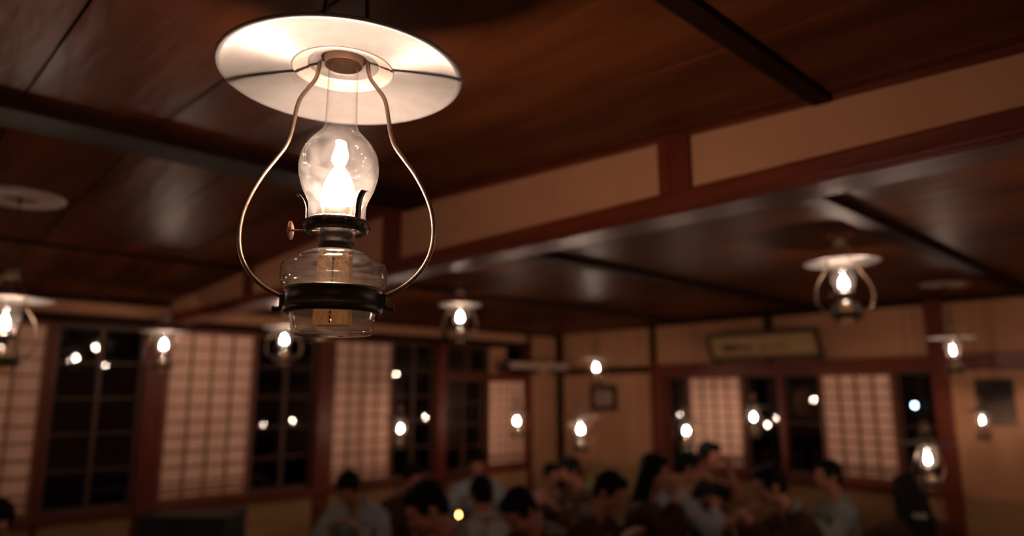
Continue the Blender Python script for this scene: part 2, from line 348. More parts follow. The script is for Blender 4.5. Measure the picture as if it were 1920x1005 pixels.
# back wall
wb = struct(build('wall_back', MB().box(XL - 0.12, XR + 0.12, YB, YB + 0.12, 0, 0.735), 'plaster_low'), 'beige plaster wall behind the diners with a band of windows', 'wall')
build('plaster_panel', MB().box(XL - 0.12, XR + 0.12, YB, YB + 0.12, 1.70, 2.45), 'plaster', wb)
build('plaster_panel', MB().box(XL - 0.12, -4.13, YB, YB + 0.12, 0.735, 1.70), 'plaster', wb)
build('plaster_panel', MB().box(-1.56, XR + 0.12, YB, YB + 0.12, 0.735, 1.70), 'plaster', wb)
struct(build('trim_10', MB().box(-4.20, XR, YB - 0.045, YB + 0.06, 1.652, 1.765), 'redwood_h', bevel=0.005), 'red-brown header beam above the back windows', 'rail')
struct(build('trim_11', MB().box(XL, -4.20, YB - 0.02, YB + 0.06, 1.692, 1.765), 'darkwood', bevel=0.004), 'dark rail above the small framed picture', 'rail')
struct(build('trim_12', MB().box(-4.06, -1.62, YB - 0.05, YB + 0.06, 0.715, 0.775), 'redwood_h', bevel=0.004), 'red-brown sill under the back windows', 'rail')
struct(build('trim_13', MB().box(-4.205, -4.06, YB - 0.05, YB + 0.08, 0, 1.66), 'redwood', bevel=0.005), 'red-brown pillar right of the small framed picture', 'pillar')
struct(build('trim_14', MB().box(-1.62, -1.505, YB - 0.06, YB + 0.08, 0, 2.2), 'redwood', bevel=0.005), 'tall red-brown pillar beside the landscape poster', 'pillar')
struct(build('trim_15', MB().box(XL + 0.0, XL + 0.07, YB - 0.06, YB + 0.02, 0, 2.15), 'darkwood', bevel=0.004), 'dark corner post where the two window walls meet', 'pillar')
struct(build('trim_16', MB().box(XL, XR, YB - 0.03, YB + 0.02, 2.165, 2.25), 'darkwood'), 'dark cornice where the back wall meets the ceiling', 'cornice')
for x in (-4.205, -2.94):
    build('upper_post', MB().box(x, x + 0.06, YB - 0.03, YB + 0.02, 1.76, 2.22), 'darkwood', wb)
for x in (-5.30, -4.95, -4.62, -4.38, -1.80):
    build('panel_seam', MB().box(x, x + 0.012, YB - 0.004, YB + 0.01, 0.74, 2.18) if x < -4.3 else MB().box(x, x + 0.012, YB - 0.004, YB + 0.01, 1.76, 2.2), 'plaster_low', wb)
wr = struct(build('wall_right', MB().box(XR, XR + 0.12, YF, YB, 0, 2.45), 'plaster'), 'plain beige plaster wall closing the right side of the room', 'wall')
wf = struct(build('wall_front', MB().box(XL, XR, YF - 0.12, YF, 0, 2.45), 'plaster'), 'plain beige plaster wall behind the viewer', 'wall')

# hanging wall strip between the two ceilings
wm = struct(build('wall_middle', MB().box(XL, XR, YT + 0.015, YT + 0.10, 2.05, 2.42), 'plaster'), 'hanging plaster strip over a red-brown beam between two ceilings', 'wall')
build('beam', MB().box(XL, XR, YT - 0.02, YT + 0.125, 2.003, 2.072), 'redwood_h', wm, bevel=0.006)
build('beam_moulding', MB().box(XL, XR, YT - 0.03, YT + 0.02, 2.012, 2.027), 'redwood_h', wm, bevel=0.004)
for a, b in ((-4.125, -4.025), (-2.60, -2.475), (-1.114, -1.010), (0.42, 0.52), (1.95, 2.05)):
    build('post', MB().box(a, b, YT - 0.008, YT + 0.11, 2.06, 2.40), 'redwood', wm, bevel=0.004)
tops = [(XL, 2.175), (-4.08, 2.262), (-2.42, 2.302), (-1.06, 2.237), (-0.2, 2.193), (0.5, 2.165), (XR, 2.165)]
for (a, za), (b, zb) in zip(tops, tops[1:]):
    build('top_rail', MB().hexa([(a, YT - 0.012, za), (b, YT - 0.012, zb), (a, YT + 0.05, za), (b, YT + 0.05, zb), (a, YT - 0.012, za + 0.16), (b, YT - 0.012, zb + 0.16), (a, YT + 0.05, za + 0.16), (b, YT + 0.05, zb + 0.16)]), 'redwood_h', wm)

# windows and paper screens; u runs along the wall, w points into the room
def on_wall(side):
    if side == 'L': return lambda u0, u1, d0, d1, z0, z1: (XL + d0, XL + d1, u0, u1, z0, z1)
    return lambda u0, u1, d0, d1, z0, z1: (u0, u1, YB - d1, YB - d0, z0, z1)
wcount = [0]
def window(side, u0, u1, z0, z1, cols, rows, label, redmull=False):
    wcount[0] += 1; f = on_wall(side); fw = 0.022
    mb = MB(); d0, d1 = -0.085, -0.05
    mb.box(*f(u0, u0 + fw, d0, d1, z0, z1)).box(*f(u1 - fw, u1, d0, d1, z0, z1)).box(*f(u0 + fw, u1 - fw, d0, d1, z0, z0 + fw * 1.6)).box(*f(u0 + fw, u1 - fw, d0, d1, z1 - fw, z1))
    w = struct(build('window_%d' % wcount[0], mb, 'winframe'), label, 'window')
    us = [u0 + fw + (u1 - u0 - 2 * fw) * i / cols for i in range(cols + 1)]; zs = [z0 + fw * 1.6 + (z1 - z0 - 2.6 * fw) * i / rows for i in range(rows + 1)]
    for u in us[1:-1]: build('mullion', MB().box(*f(u - (0.028 if redmull else 0.012), u + (0.028 if redmull else 0.012), d0 - 0.002, d1 + (0.03 if redmull else 0.002), z0 + fw, z1 - fw)), 'redwood' if redmull else 'winframe', w)
    for z in zs[1:-1]: build('glazing_bar', MB().box(*f(u0 + fw, u1 - fw, d0 + 0.006, d1 - 0.004, z - 0.006, z + 0.006)), 'winframe', w)
    for a, b in zip(us, us[1:]):
        for c, d in zip(zs, zs[1:]):
            build('pane', MB().box(*f(a + 0.004, b - 0.004, -0.070, -0.066, c + 0.004, d - 0.004)), 'pane', w)
    return w
window('L', 1.0, 1.557, 0.70, 1.975, 2, 5, 'dark night window between the largest screen and a red pillar')
window('L', 2.405, 2.945, 0.70, 1.975, 2, 5, 'dark night window right of the four-column paper screen')
window('L', 3.74, 4.245, 0.70, 1.975, 2, 5, 'dark night window behind the low-hung lamp')
window('L', 4.365, 4.90, 0.70, 1.635, 2, 4, 'dark low window left of the small end screen')
window('L', 4.365, 4.98, 1.69, 1.975, 2, 1, 'small dark transom window above the low header')
window('B', -4.06, -3.80, 0.775, 1.652, 1, 2, 'narrow dark window beside the back pillar')
window('B', -3.215, -2.50, 0.775, 1.652, 2, 2, 'dark window with red mullion between two back screens', True)
window('B', -1.90, -1.62, 0.775, 1.652, 1, 2, 'narrow dark window beside the tall pillar')
def screen(side, u0, u1, z0, z1, cols, rows, label, group='paper window screens'):
    f = on_wall(side); fw = 0.028
    mid = f(u0, u1, 0, 0, z0, z1); r = empty('shoji_screen', (0, 0, 0)); tag(r, label, 'screen', group)
    mb = MB(); mb.box(*f(u0, u0 + fw, -0.03, 0.0, z0, z1)).box(*f(u1 - fw, u1, -0.03, 0.0, z0, z1)).box(*f(u0 + fw, u1 - fw, -0.03, 0, z0, z0 + fw * 1.4)).box(*f(u0 + fw, u1 - fw, -0.03, 0, z1 - fw, z1))
    build('frame', mb, 'frame', r)
    build('paper', MB().box(*f(u0 + fw * 0.5, u1 - fw * 0.5, -0.022, -0.020, z0 + 0.02, z1 - 0.02)), 'paper', r)
    h = 0.0068
    for i in range(1, cols):
        u = u0 + fw + (u1 - u0 - 2 * fw) * i / cols; build('muntin', MB().box(*f(u - h, u + h, -0.020, -0.006, z0 + fw, z1 - fw)), 'muntin', r)
    zb = z0 + 1.4 * fw; zt = z1 - fw
    zz = [zb + (zt - zb) * i / rows for i in range(1, rows)] + [zb + 0.032, zb + 0.062]
    for z in zz: build('muntin', MB().box(*f(u0 + fw, u1 - fw, -0.020, -0.007, z - h * 0.9, z + h * 0.9)), 'muntin', r)
screen('L', 0.28, 0.955, 0.70, 1.975, 4, 11, 'largest white paper screen with dark grid by a slim post')
screen('L', 1.705, 2.385, 0.70, 1.975, 4, 11, 'tall white paper screen right of the red pillar above the black cabinet')
screen('L', 3.09, 3.725, 0.70, 1.975, 4, 11, 'tall white paper screen behind the bowed person in blue-grey')
screen('L', 4.93, 5.495, 0.72, 1.635, 5, 9, 'short white paper screen under the pale shelf near the corner')
screen('B', -3.80, -3.215, 0.775, 1.652, 4, 9, 'short white paper screen behind the diner in a dark shirt')
screen('B', -2.50, -1.905, 0.775, 1.652, 4, 9, 'short white paper screen beneath the plaque, nearest the tall pillar')

# ---------------------------------------------------------------- oil lamps (local origin at the flame, z up)
def smooth_path(pts, n=6):
    pts = [Vector(p) for p in pts]; out = []
    for i in range(len(pts) - 1):
        p0 = pts[max(i - 1, 0)]; p1 = pts[i]; p2 = pts[i + 1]; p3 = pts[min(i + 2, len(pts) - 1)]
        for k in range(n):
            t = k / n
            out.append(0.5 * ((2 * p1) + (p2 - p0) * t + (2 * p0 - 5 * p1 + 4 * p2 - p3) * t * t + (3 * p1 - p0 - 3 * p2 + p3) * t ** 3))
    out.append(pts[-1]); return out
LM = {}
def lamp_meshes():
    LM['shade'] = MB().lathe([(0.066, 0.1715), (0.075, 0.1710), (0.110, 0.1670), (0.140, 0.1625), (0.154, 0.1590), (0.1585, 0.1575), (0.1612, 0.1595), (0.1612, 0.1620), (0.159, 0.1630), (0.154, 0.1620), (0.140, 0.1650), (0.110, 0.1695), (0.066, 0.1740), (0.066, 0.1715)], 96).mesh('shade', True)
    LM['shade_ring'] = MB().lathe([(0.047, 0.1790), (0.050, 0.1765), (0.054, 0.1755), (0.058, 0.1730), (0.061, 0.1730), (0.0645, 0.1700), (0.0675, 0.1705), (0.067, 0.1755), (0.058, 0.1795), (0.047, 0.1810), (0.047, 0.1790)], 80).mesh('shade_ring', True)
    LM['hub'] = MB().lathe([(0.030, 0.1875), (0.036, 0.1820), (0.0475, 0.1790), (0.0478, 0.1810), (0.036, 0.1850), (0.030, 0.1905), (0.030, 0.1875)], 64).mesh('shade_hub', True)
    LM['cap'] = MB().lathe([(0.0245, 0.178), (0.0255, 0.178), (0.0258, 0.215), (0.022, 0.226), (0.010, 0.232), (0.001, 0.233)], 48).lathe([(0.0245, 0.178), (0.0243, 0.214), (0.015, 0.222), (0.001, 0.224)], 48).mesh('smoke_cap', True)
    ch = [(0.0200, 0.188), (0.0205, 0.170), (0.0210, 0.135), (0.0220, 0.100), (0.0228, 0.090), (0.0265, 0.0825), (0.0345, 0.0745), (0.0440, 0.064), (0.0510, 0.051), (0.0540, 0.0365), (0.0532, 0.022), (0.0490, 0.006), (0.0440, -0.007), (0.0412, -0.016), (0.0405, -0.026), (0.0405, -0.037)]
    sm = smooth_path([(r * (0.955 if z > 0.0 else 0.955 - 0.055 * min(1.0, -z / 0.02)), 0, z) for r, z in ch], 4)
    LM['chimney'] = MB().lathe([(p.x, p.z) for p in sm], 64).mesh('chimney', True)
    fl_ = MB().lathe([(0.0010, 0.036), (0.0050, 0.031), (0.0105, 0.022), (0.0150, 0.010), (0.0170, -0.003), (0.0160, -0.012), (0.0120, -0.018), (0.002, -0.020)], 16); fl_.v = [(x, y * 0.26, z) for x, y, z in fl_.v]
    LM['flame'] = fl_.mesh('flame', True)
    fb_ = MB().lathe([(0.0010, 0.040), (0.0060, 0.034), (0.0130, 0.024), (0.0190, 0.011), (0.0225, -0.004), (0.0220, -0.014), (0.0190, -0.0205), (0.002, -0.0225)], 20); fb_.v = [(x, y * 0.22, z) for x, y, z in fb_.v]
    LM['flame_big'] = fb_.mesh('flame', True)
    bm_ = MB().lathe([(0.0290, -0.0440), (0.0320, -0.0405), (0.0370, -0.0385), (0.0405, -0.0410), (0.0420, -0.0450), (0.0415, -0.0505), (0.0385, -0.0550), (0.0350, -0.0560), (0.0320, -0.0530), (0.0290, -0.0480), (0.0290, -0.0440)], 56)
    bm_.lathe([(0.0190, -0.0470), (0.0205, -0.0465), (0.0208, -0.0600), (0.0205, -0.0670), (0.0232, -0.0690), (0.0236, -0.0780), (0.0210, -0.0790), (0.0195, -0.0670), (0.0190, -0.0470)], 48)
    for k_ in range(4):
        a_ = k_ * math.pi / 2 + 0.8; c_, s_ = math.cos(a_), math.sin(a_); bm_.tube([(0.0200 * c_, 0.0200 * s_, -0.0490), (0.0300 * c_, 0.0300 * s_, -0.0465)], 0.0016, 6)
    for k_ in range(10):
        a_ = k_ * math.pi / 5 + 0.2; c_, s_ = math.cos(a_), math.sin(a_); bm_.ell((0.0418 * c_, 0.0418 * s_, -0.0478), (0.0022, 0.0022, 0.0028), None, 8, 6)
    LM['burner'] = bm_.mesh('burner', True)
    wt = MB()
    for y_ in (-0.0030, 0.0022): wt.box(-0.0155, 0.0155, y_, y_ + 0.0008, -0.060, -0.017)
    wt.box(-0.0245, -0.0155, -0.002, 0.002, -0.066, -0.060).box(0.0155, 0.0245, -0.002, 0.002, -0.066, -0.060)
    LM['cone'] = wt.mesh('wick_tube')
    pr = MB(); pts = smooth_path([(0.0385, 0, -0.043), (0.0390, 0, -0.034), (0.0395, 0, -0.022), (0.0430, 0, -0.012), (0.0480, 0, -0.0065), (0.0515, 0, -0.0075)], 4); n = len(pts)
    b = len(pr.v)
    for p in pts:
        for s in (-1, 1):
            for d in (0, 0.0012): pr.v.append((p.x + d, s * 0.0046, p.z))
    for i in range(n - 1):
        q = b + 4 * i; pr.f += [(q, q + 4, q + 6, q + 2), (q + 1, q + 3, q + 7, q + 5), (q, q + 1, q + 5, q + 4), (q + 2, q + 6, q + 7, q + 3)]
    LM['prong'] = pr.mesh('prong', True)
    LM['stem'] = MB().tube([(-0.0225, 0, -0.053), (-0.060, 0, -0.0515)], 0.0014, 8).mesh('knob_stem', True)
    k = MB().lathe([(0.002, -0.0016), (0.0105, -0.0016), (0.0122, -0.0008), (0.0122, 0.0008), (0.0105, 0.0016), (0.002, 0.0016)], 32, True, True); k.v = [(z - 0.0600, y, x - 0.0515) for x, y, z in k.v]
    LM['knob'] = k.mesh('wick_knob', True)
    fo = [(0.0235, -0.0790), (0.0300, -0.0800), (0.0420, -0.0835), (0.0500, -0.0885), (0.0530, -0.0930), (0.0630, -0.0950), (0.0682, -0.0985), (0.0700, -0.1040), (0.0703, -0.1160), (0.0690, -0.1235), (0.0650, -0.1280), (0.0600, -0.1315), (0.0575, -0.1400), (0.0570, -0.1590), (0.0560, -0.1640), (0.0545, -0.1700), (0.0540, -0.1800), (0.0525, -0.1850), (0.0480, -0.1880), (0.030, -0.1885), (0.0005, -0.1880)]
    sm = smooth_path([(r * 0.95, 0, z) for r, z in fo], 3); LM['font'] = MB().lathe([(max(p.x, 0.0005), p.z) for p in sm], 72).mesh('font', True)
    fi = [(0.0005, -0.1150), (0.0640, -0.1150), (0.0665, -0.1165), (0.0655, -0.1225), (0.0610, -0.1265), (0.0560, -0.1310), (0.0545, -0.1580), (0.0520, -0.1640), (0.0505, -0.1780), (0.0480, -0.1820), (0.030, -0.1835), (0.0005, -0.1835)]
    LM['fuel'] = MB().lathe([(r * 0.945, z) for r, z in fi], 64).mesh('kerosene', True)
    LM['wick'] = MB().hexa([(-0.0215, -0.015, -0.176), (0.0215, -0.015, -0.176), (-0.0215, 0.015, -0.176), (0.0215, 0.015, -0.176), (-0.0195, -0.0016, -0.016), (0.0195, -0.0016, -0.016), (-0.0195, 0.0016, -0.016), (0.0195, 0.0016, -0.016)]).mesh('wick')
    st = MB()
    for i in range(17):
        z_ = -0.174 + i * 0.0058; h_ = 0.0016 + (-0.016 - z_ - 0.0038) * 0.0134 / 0.16 + 0.0009; st.box(-0.0011, 0.0011, -h_, h_, z_, z_ + 0.0038)
    LM['stitch'] = st.mesh('wick_stitch')
    LM['band'] = MB().lathe([(0.0575, -0.1300), (0.0592, -0.1290), (0.0604, -0.1305), (0.0604, -0.1330), (0.0590, -0.1345), (0.0590, -0.1500), (0.0602, -0.1510), (0.0618, -0.1535), (0.0618, -0.1575), (0.0602, -0.1605), (0.0572, -0.1615), (0.0565, -0.1590), (0.0565, -0.1330), (0.0575, -0.1300)], 72).mesh('holder_band', True)
    lg = MB().box(0.0580, 0.0680, -0.004, 0.004, -0.1530, -0.1360).tube([(0.0645, 0, -0.1510), (0.0705, 0, -0.1545), (0.0775, 0, -0.1540)], [0.0032, 0.0030, 0.0036], 8)
    LM['lug'] = lg.mesh('lug')
    hp = [(0.0630, -0.1390), (0.0730, -0.1350), (0.0900, -0.1255), (0.1080, -0.1090), (0.1210, -0.0870), (0.1262, -0.0620), (0.1245, -0.0330), (0.1160, -0.0060), (0.1010, 0.0230), (0.0850, 0.0455), (0.0730, 0.0630), (0.0670, 0.0800), (0.0635, 0.1000), (0.0600, 0.1200), (0.0555, 0.1330), (0.0450, 0.1480), (0.0370, 0.1600), (0.0335, 0.1750), (0.0325, 0.1900)]
    half = smooth_path([(r, 0, z) for r, z in hp], 5)
    LM['bail'] = MB().tube(half, 0.0029, 10).tube([Vector((-p.x, 0, p.z)) for p in half], 0.0029, 10).mesh('bail_wire', True)
    up = smooth_path([(0.0325, 0, 0.1850), (0.0300, 0, 0.2400), (0.0270, 0, 0.2900), (0.0150, 0, 0.3080), (0.0, 0, 0.3130)], 5)
    LM['hanger'] = MB().tube(up + [Vector((-p.x, 0, p.z)) for p in reversed(up[:-1])], 0.0030, 10).mesh('hanger', True)
    LM['hook'] = MB().tube(smooth_path([(0.0, 0, 0.309), (0.006, 0, 0.314), (0.006, 0, 0.322), (0, 0, 0.328)], 4), 0.0022, 8).mesh('hook', True)
lamp_meshes()
def make_lamp(low=False):
    r = empty('oil_lamp')
    sh = link('lamp_shade', LM['shade'], 'enamel', r, label='shallow pale brushed-metal reflector disc')
    link('shade_ring', LM['shade_ring'], 'hubband', sh); link('shade_hub', LM['hub'], 'hubmetal', sh); link('smoke_cap', LM['cap'], 'capmetal', r)
    if low: sh.location.z = -0.062
    link('chimney', LM['chimney'], 'chimney', r, label='clear dusty bulb-shaped glass chimney')
    link('flame', LM['flame'] if low else LM['flame_big'], 'flame_low' if low else 'flame', r)
    bu = link('burner', LM['burner'], 'burner', r); link('wick_tube', LM['cone'], 'knob', bu)
    for a in (325, 188, 62, 128):
        p = link('prong', LM['prong'], 'burner', bu); p.rotation_euler = (0, 0, math.radians(a))
    kn = link('wick_knob', LM['knob'], 'knob', r, label='small brass wick knob'); link('knob_stem', LM['stem'], 'knob', kn)
    fo = link('fuel_bowl', LM['font'], 'font', r, label='clear glass fuel bowl'); link('kerosene', LM['fuel'], 'fuel', fo)
    wi = link('wick', LM['wick'], 'wick', r, label='flat beige cotton wick with black stitching'); link('wick_stitch', LM['stitch'], 'stitch', wi)
    ba = link('holder_band', LM['band'], 'band', r); link('lug', LM['lug'], 'band', ba); l2 = link('lug', LM['lug'], 'band', ba); l2.rotation_euler = (0, 0, math.pi)
    link('bail_wire', LM['bail'], 'wire', r); link('hanger', LM['hanger'], 'cord', r); link('hook', LM['hook'], 'cord', r)
    return r
proto = make_lamp(); proto_low = make_lamp(True); proto_used = [False]
RIGHT = math.atan2(CR.y, CR.x)
LAMPS = []
def place_lamp(first, p, rz, label, group, sc=1.0, hang=True, tilt=0.0):
    if first: o = proto
    elif not proto_used[0]: o = proto_low; proto_used[0] = True
    else: o = copy_tree(proto_low, None)
    for ch in [c for c in o.children if c.name.startswith('hanging_wire')]: bpy.data.objects.remove(ch)
    o.location = p; o.rotation_euler = (tilt, 0, rz); o.scale = (sc, sc, sc); tag(o, label, 'lamp', group); LAMPS.append(o)
    if hang:
        top = (ceil_z(p[0], p[1]) + 0.004 - p[2]) / sc
        if top > 0.33:
            build('hanging_wire', MB().tube([(0, 0, 0.325), (0, 0, top)], 0.0022, 8), 'cord', o)
    return o
G1 = 'hanging oil lamps'
specs = [
 (634, 360, 0.90, RIGHT, 'large sharp oil lamp with pale metal shade and clear glass bowl', 1.0),
 (8, 608, 2.67, RIGHT + 0.15, 'oil lamp hanging below the round smoke plate, in front of the largest screen', 1.0),
 (307, 648, 4.15, RIGHT + 0.3, 'oil lamp hanging before the red pillar, above the black cabinet', 0.86),
 (533, 638, 4.6, RIGHT + 0.4, 'oil lamp hanging before the dark window, just past the ceiling beam end', 0.9),
 (605, 574, 3.6, RIGHT + 0.4, 'oil lamp behind the large lamp, only its bowl showing below it', 1.0),
 (863, 596, 4.5, RIGHT + 0.3, 'oil lamp hanging high before the pillar by the low end window', 0.88),
 (1582, 532, 3.1, RIGHT - 0.1, 'oil lamp hanging just behind the hanging wall strip, in front of the plaque wall', 1.0),
 (1787, 658, 4.5, RIGHT + 0.7, 'oil lamp hanging high by the tall pillar, over the poster wall', 0.88),
 (1118, 690, 6.2, RIGHT + 0.5, 'small oil lamp hanging above the little framed picture', 0.85),
 (1089, 806, 5.6, RIGHT + 0.2, 'oil lamp hanging low below the little framed picture', 1.0),
 (1287, 808, 6.0, RIGHT - 0.4, 'oil lamp hanging low before the narrow window and short screen', 0.85),
 (1413, 783, 5.6, RIGHT + 0.6, 'oil lamp hanging low before the window with the red mullion', 0.85),
 (969, 790, 6.6, RIGHT + 0.3, 'oil lamp hanging low before the small end screen', 0.85),
 (751, 805, 5.8, RIGHT - 0.7, 'oil lamp hanging low before the dark window, over the diner in brown', 0.85),
 (1740, 862, 4.2, RIGHT + 0.35, 'oil lamp hanging lowest of all before the tall pillar', 1.0),
 (1842, 790, 4.75, RIGHT + 0.9, 'small oil lamp hanging low in front of the landscape poster', 0.72),
]
for i, (px, py, d, rz, lab, sc) in enumerate(specs):
    place_lamp(i == 0, at(px, py, d), rz, lab, G1, sc)
# further lamps of the same hall, hanging outside the photographed view
for p in ((0.0, 2.175, 1.93), (1.0, 2.865, 1.93), (0.0, 5.024, 0.98), (-5.25, -0.2, 1.35), (-2.6, -1.3, 1.76), (1.4, -0.9, 1.76), (0.6, 4.2, 1.80)):
    place_lamp(False, Vector(p), random.uniform(0, 3), 'oil lamp hanging elsewhere in the hall, past the edge of view', 'oil lamps past the edge of view')
# round smoke plates fixed under the ceiling
for (i, lab) in ((1, 'pale round smoke plate on the ceiling over the lamp by the largest screen'), (7, 'pale round smoke plate on the ceiling over the lamp by the tall pillar')):
    p = LAMPS[i].location; z = ceil_z(p.x, p.y); tab = near_tab if p.y < YT else far_tab
    sl = math.atan2(lerp_tab(tab, p.x + 0.2) - lerp_tab(tab, p.x - 0.2), 0.4)
    r = empty('smoke_plate', (p.x, p.y, z)); r.rotation_euler = (0, -sl, 0); tag(r, lab, 'smoke plate', 'smoke plates')
    build('plate', MB().lathe([(0.012, -0.014), (0.09, -0.012), (0.150, -0.008), (0.156, -0.004), (0.150, -0.003), (0.012, -0.005)], 48), 'smoke_plate', r, smooth=True)
    build('centre_hook', MB().lathe([(0.001, -0.030), (0.010, -0.026), (0.014, -0.014), (0.014, 0.002)], 20), 'cord', r, smooth=True)

# ---------------------------------------------------------------- things on the walls
def wall_frame(name, u0, u1, z0, z1, fwid, fmat, depth, label, cat, inner, innermat, tilt=0.0, y=YB):
    c = Vector(((u0 + u1) / 2, y, z0 if tilt else (z0 + z1) / 2)); r = empty(name, c); r.rotation_euler = (tilt, 0, 0); tag(r, label, cat)
    w = (u1 - u0) / 2; zl, zh = ((0, z1 - z0) if tilt else (-(z1 - z0) / 2, (z1 - z0) / 2))
    m = MB().box(-w, -w + fwid, -depth, -0.001, zl, zh).box(w - fwid, w, -depth, -0.001, zl, zh).box(-w + fwid, w - fwid, -depth, -0.001, zl, zl + fwid).box(-w + fwid, w - fwid, -depth, -0.001, zh - fwid, zh)
    build('frame', m, fmat, r, bevel=0.003)
    build(inner, MB().box(-w + fwid, w - fwid, -depth * 0.5, -0.002, zl + fwid, zh - fwid), innermat, r)
    return r, w, zl, zh
r, w, zl, zh = wall_frame('framed_picture', -5.04, -4.67, 1.295, 1.57, 0.055, 'picframe', 0.022, 'small dark-framed picture hanging near the room corner', 'picture', 'mat_board', 'matboard')
build('picture_print', MB().box(-0.07, 0.07, -0.0125, -0.011, -0.045, 0.045), 'print_grey', r)
r, w, zl, zh = wall_frame('hanging_plaque', -3.47, -2.40, 1.79, 2.06, 0.038, 'plaqueframe', 0.035, 'long golden plaque with dark ink smudges tilted forward above the back windows', 'plaque', 'plaque_panel', 'plaque', tilt=math.radians(22), y=YB - 0.05)
ik = MB()
for (x, z, a, b) in ((-0.33, 0.125, 0.075, 0.030), (-0.25, 0.135, 0.055, 0.022), (-0.16, 0.12, 0.06, 0.016), (0.02, 0.11, 0.05, 0.010), (0.16, 0.125, 0.07, 0.008)):
    ik.ell((x, -0.0185, z), (a, 0.0015, b), seg=20, rings=8)
build('ink_wash', ik, 'ink', r)
for s in (-1, 1): build('bracket', MB().box(s * (w - 0.06) - 0.012, s * (w - 0.06) + 0.012, -0.03, 0.045, -0.03, 0.0), 'plaqueframe', r)
po = empty('poster', (-1.235, YB, 1.415)); tag(po, 'dark landscape print pinned to the wall right of the tall pillar', 'poster')
build('print', MB().box(-0.118, 0.118, -0.006, -0.001, -0.168, 0.168), 'poster', po)
for sx in (-1, 1):
    for sz in (-1, 1): build('pin', MB().ell((sx * 0.108, -0.008, sz * 0.158), (0.005, 0.003, 0.005), seg=8, rings=6), 'picframe', po)
# shelf high on the left wall near the corner
sf = empty('wall_shelf', (XL, 5.47, 1.79)); tag(sf, 'long shelf with pale front edge high on the wall near the corner', 'shelf')
build('shelf_board', MB().box(0.02, 0.24, -0.46, 0.46, -0.03, -0.012), 'shelfdark', sf)
build('front_edge', MB().box(0.24, 0.262, -0.46, 0.46, -0.045, 0.025), 'shelf', sf, bevel=0.003)
for yy in (-0.4, 0.0, 0.4): build('bracket', MB().box(0.02, 0.22, yy - 0.012, yy + 0.012, -0.09, -0.03), 'shelfdark', sf)

# ---------------------------------------------------------------- outdoors: one cold street lamp
sp = at(1715, 760, 16.0); stl = empty('street_lamp', (sp.x, sp.y, -0.6)); tag(stl, 'distant cold white street lamp outside the narrow dark window', 'street lamp')
build('pole', MB().tube([(0.25, 0, 0), (0.25, 0, sp.z + 0.70), (0.18, 0, sp.z + 0.80), (0.0, 0, sp.z + 0.82)], 0.03, 10), 'streetmetal', stl)
build('lantern_head', MB().lathe([(0.16, sp.z + 0.72), (0.10, sp.z + 0.80), (0.02, sp.z + 0.84)], 20, True, True), 'streetmetal', stl)
build('bulb', MB().ell((0, 0, sp.z + 0.60), (0.035, 0.035, 0.045)), 'streetglow', stl, smooth=True)
g = struct(build('ground_outside', MB().box(-40, 30, 6.4, 50, -0.8, -0.6), 'soil'), 'dark ground outside the back windows', 'ground')

# ---------------------------------------------------------------- furniture and tableware
def low_table(x, y, sx, sy, h, label):
    r = empty('low_table', (x, y, 0)); tag(r, label, 'table', 'low dining tables')
    build('table_top', MB().box(-sx / 2, sx / 2, -sy / 2, sy / 2, h - 0.028, h), 'lacquer', r, bevel=0.006)
    build('apron', MB().box(-sx / 2 + 0.05, sx / 2 - 0.05, -sy / 2 + 0.05, sy / 2 - 0.05, h - 0.07, h - 0.028), 'lacquer', r)
    for a in (-1, 1):
        for b in (-1, 1): build('leg', MB().box(a * (sx / 2 - 0.06) - 0.022, a * (sx / 2 - 0.06) + 0.022, b * (sy / 2 - 0.06) - 0.022, b * (sy / 2 - 0.06) + 0.022, 0, h - 0.03), 'lacquer', r)
TH = 0.36
low_table(-4.20, 3.05, 0.36, 1.9, TH, 'long dark lacquer table between the diners along the left wall')
low_table(-3.76, 4.58, 0.28, 0.64, TH, 'dark lacquer table in front of the diners near the corner')
low_table(-2.76, 5.06, 0.30, 0.56, TH, 'dark lacquer table among the diners by the back windows')
BM = {}
BM['bowl'] = MB().lathe([(0.028, 0.0), (0.030, 0.006), (0.050, 0.022), (0.062, 0.045), (0.065, 0.062), (0.062, 0.062), (0.058, 0.045), (0.046, 0.026), (0.001, 0.016)], 28, True).mesh('bowl', True)
BM['cup'] = MB().lathe([(0.026, 0.0), (0.030, 0.01), (0.036, 0.05), (0.038, 0.085), (0.035, 0.085), (0.032, 0.05), (0.026, 0.014), (0.001, 0.012)], 24, True).mesh('cup', True)
BM['bottle'] = MB().lathe([(0.030, 0.0), (0.035, 0.004), (0.036, 0.10), (0.032, 0.125), (0.014, 0.16), (0.012, 0.20), (0.015, 0.205), (0.015, 0.215), (0.001, 0.216)], 24, True).mesh('bottle', True)
BM['food'] = MB().ell((0, 0, 0.045), (0.052, 0.052, 0.016), seg=16, rings=8).mesh('food', True)
def dish(kind, x, y, mat, label, group, z=TH, food=False):
    me = BM[kind].copy() if BM[kind].materials and BM[kind].materials[0] != M[mat] else BM[kind]
    if me is not BM[kind]: me.materials.clear()
    o = link(kind, me, mat, None, (x, y, z)); tag(o, label, kind, group)
    if food: link('food', BM['food'], 'food', o)
T1, T2, T3 = 'the table along the left wall', 'the table near the corner', 'the table by the back windows'
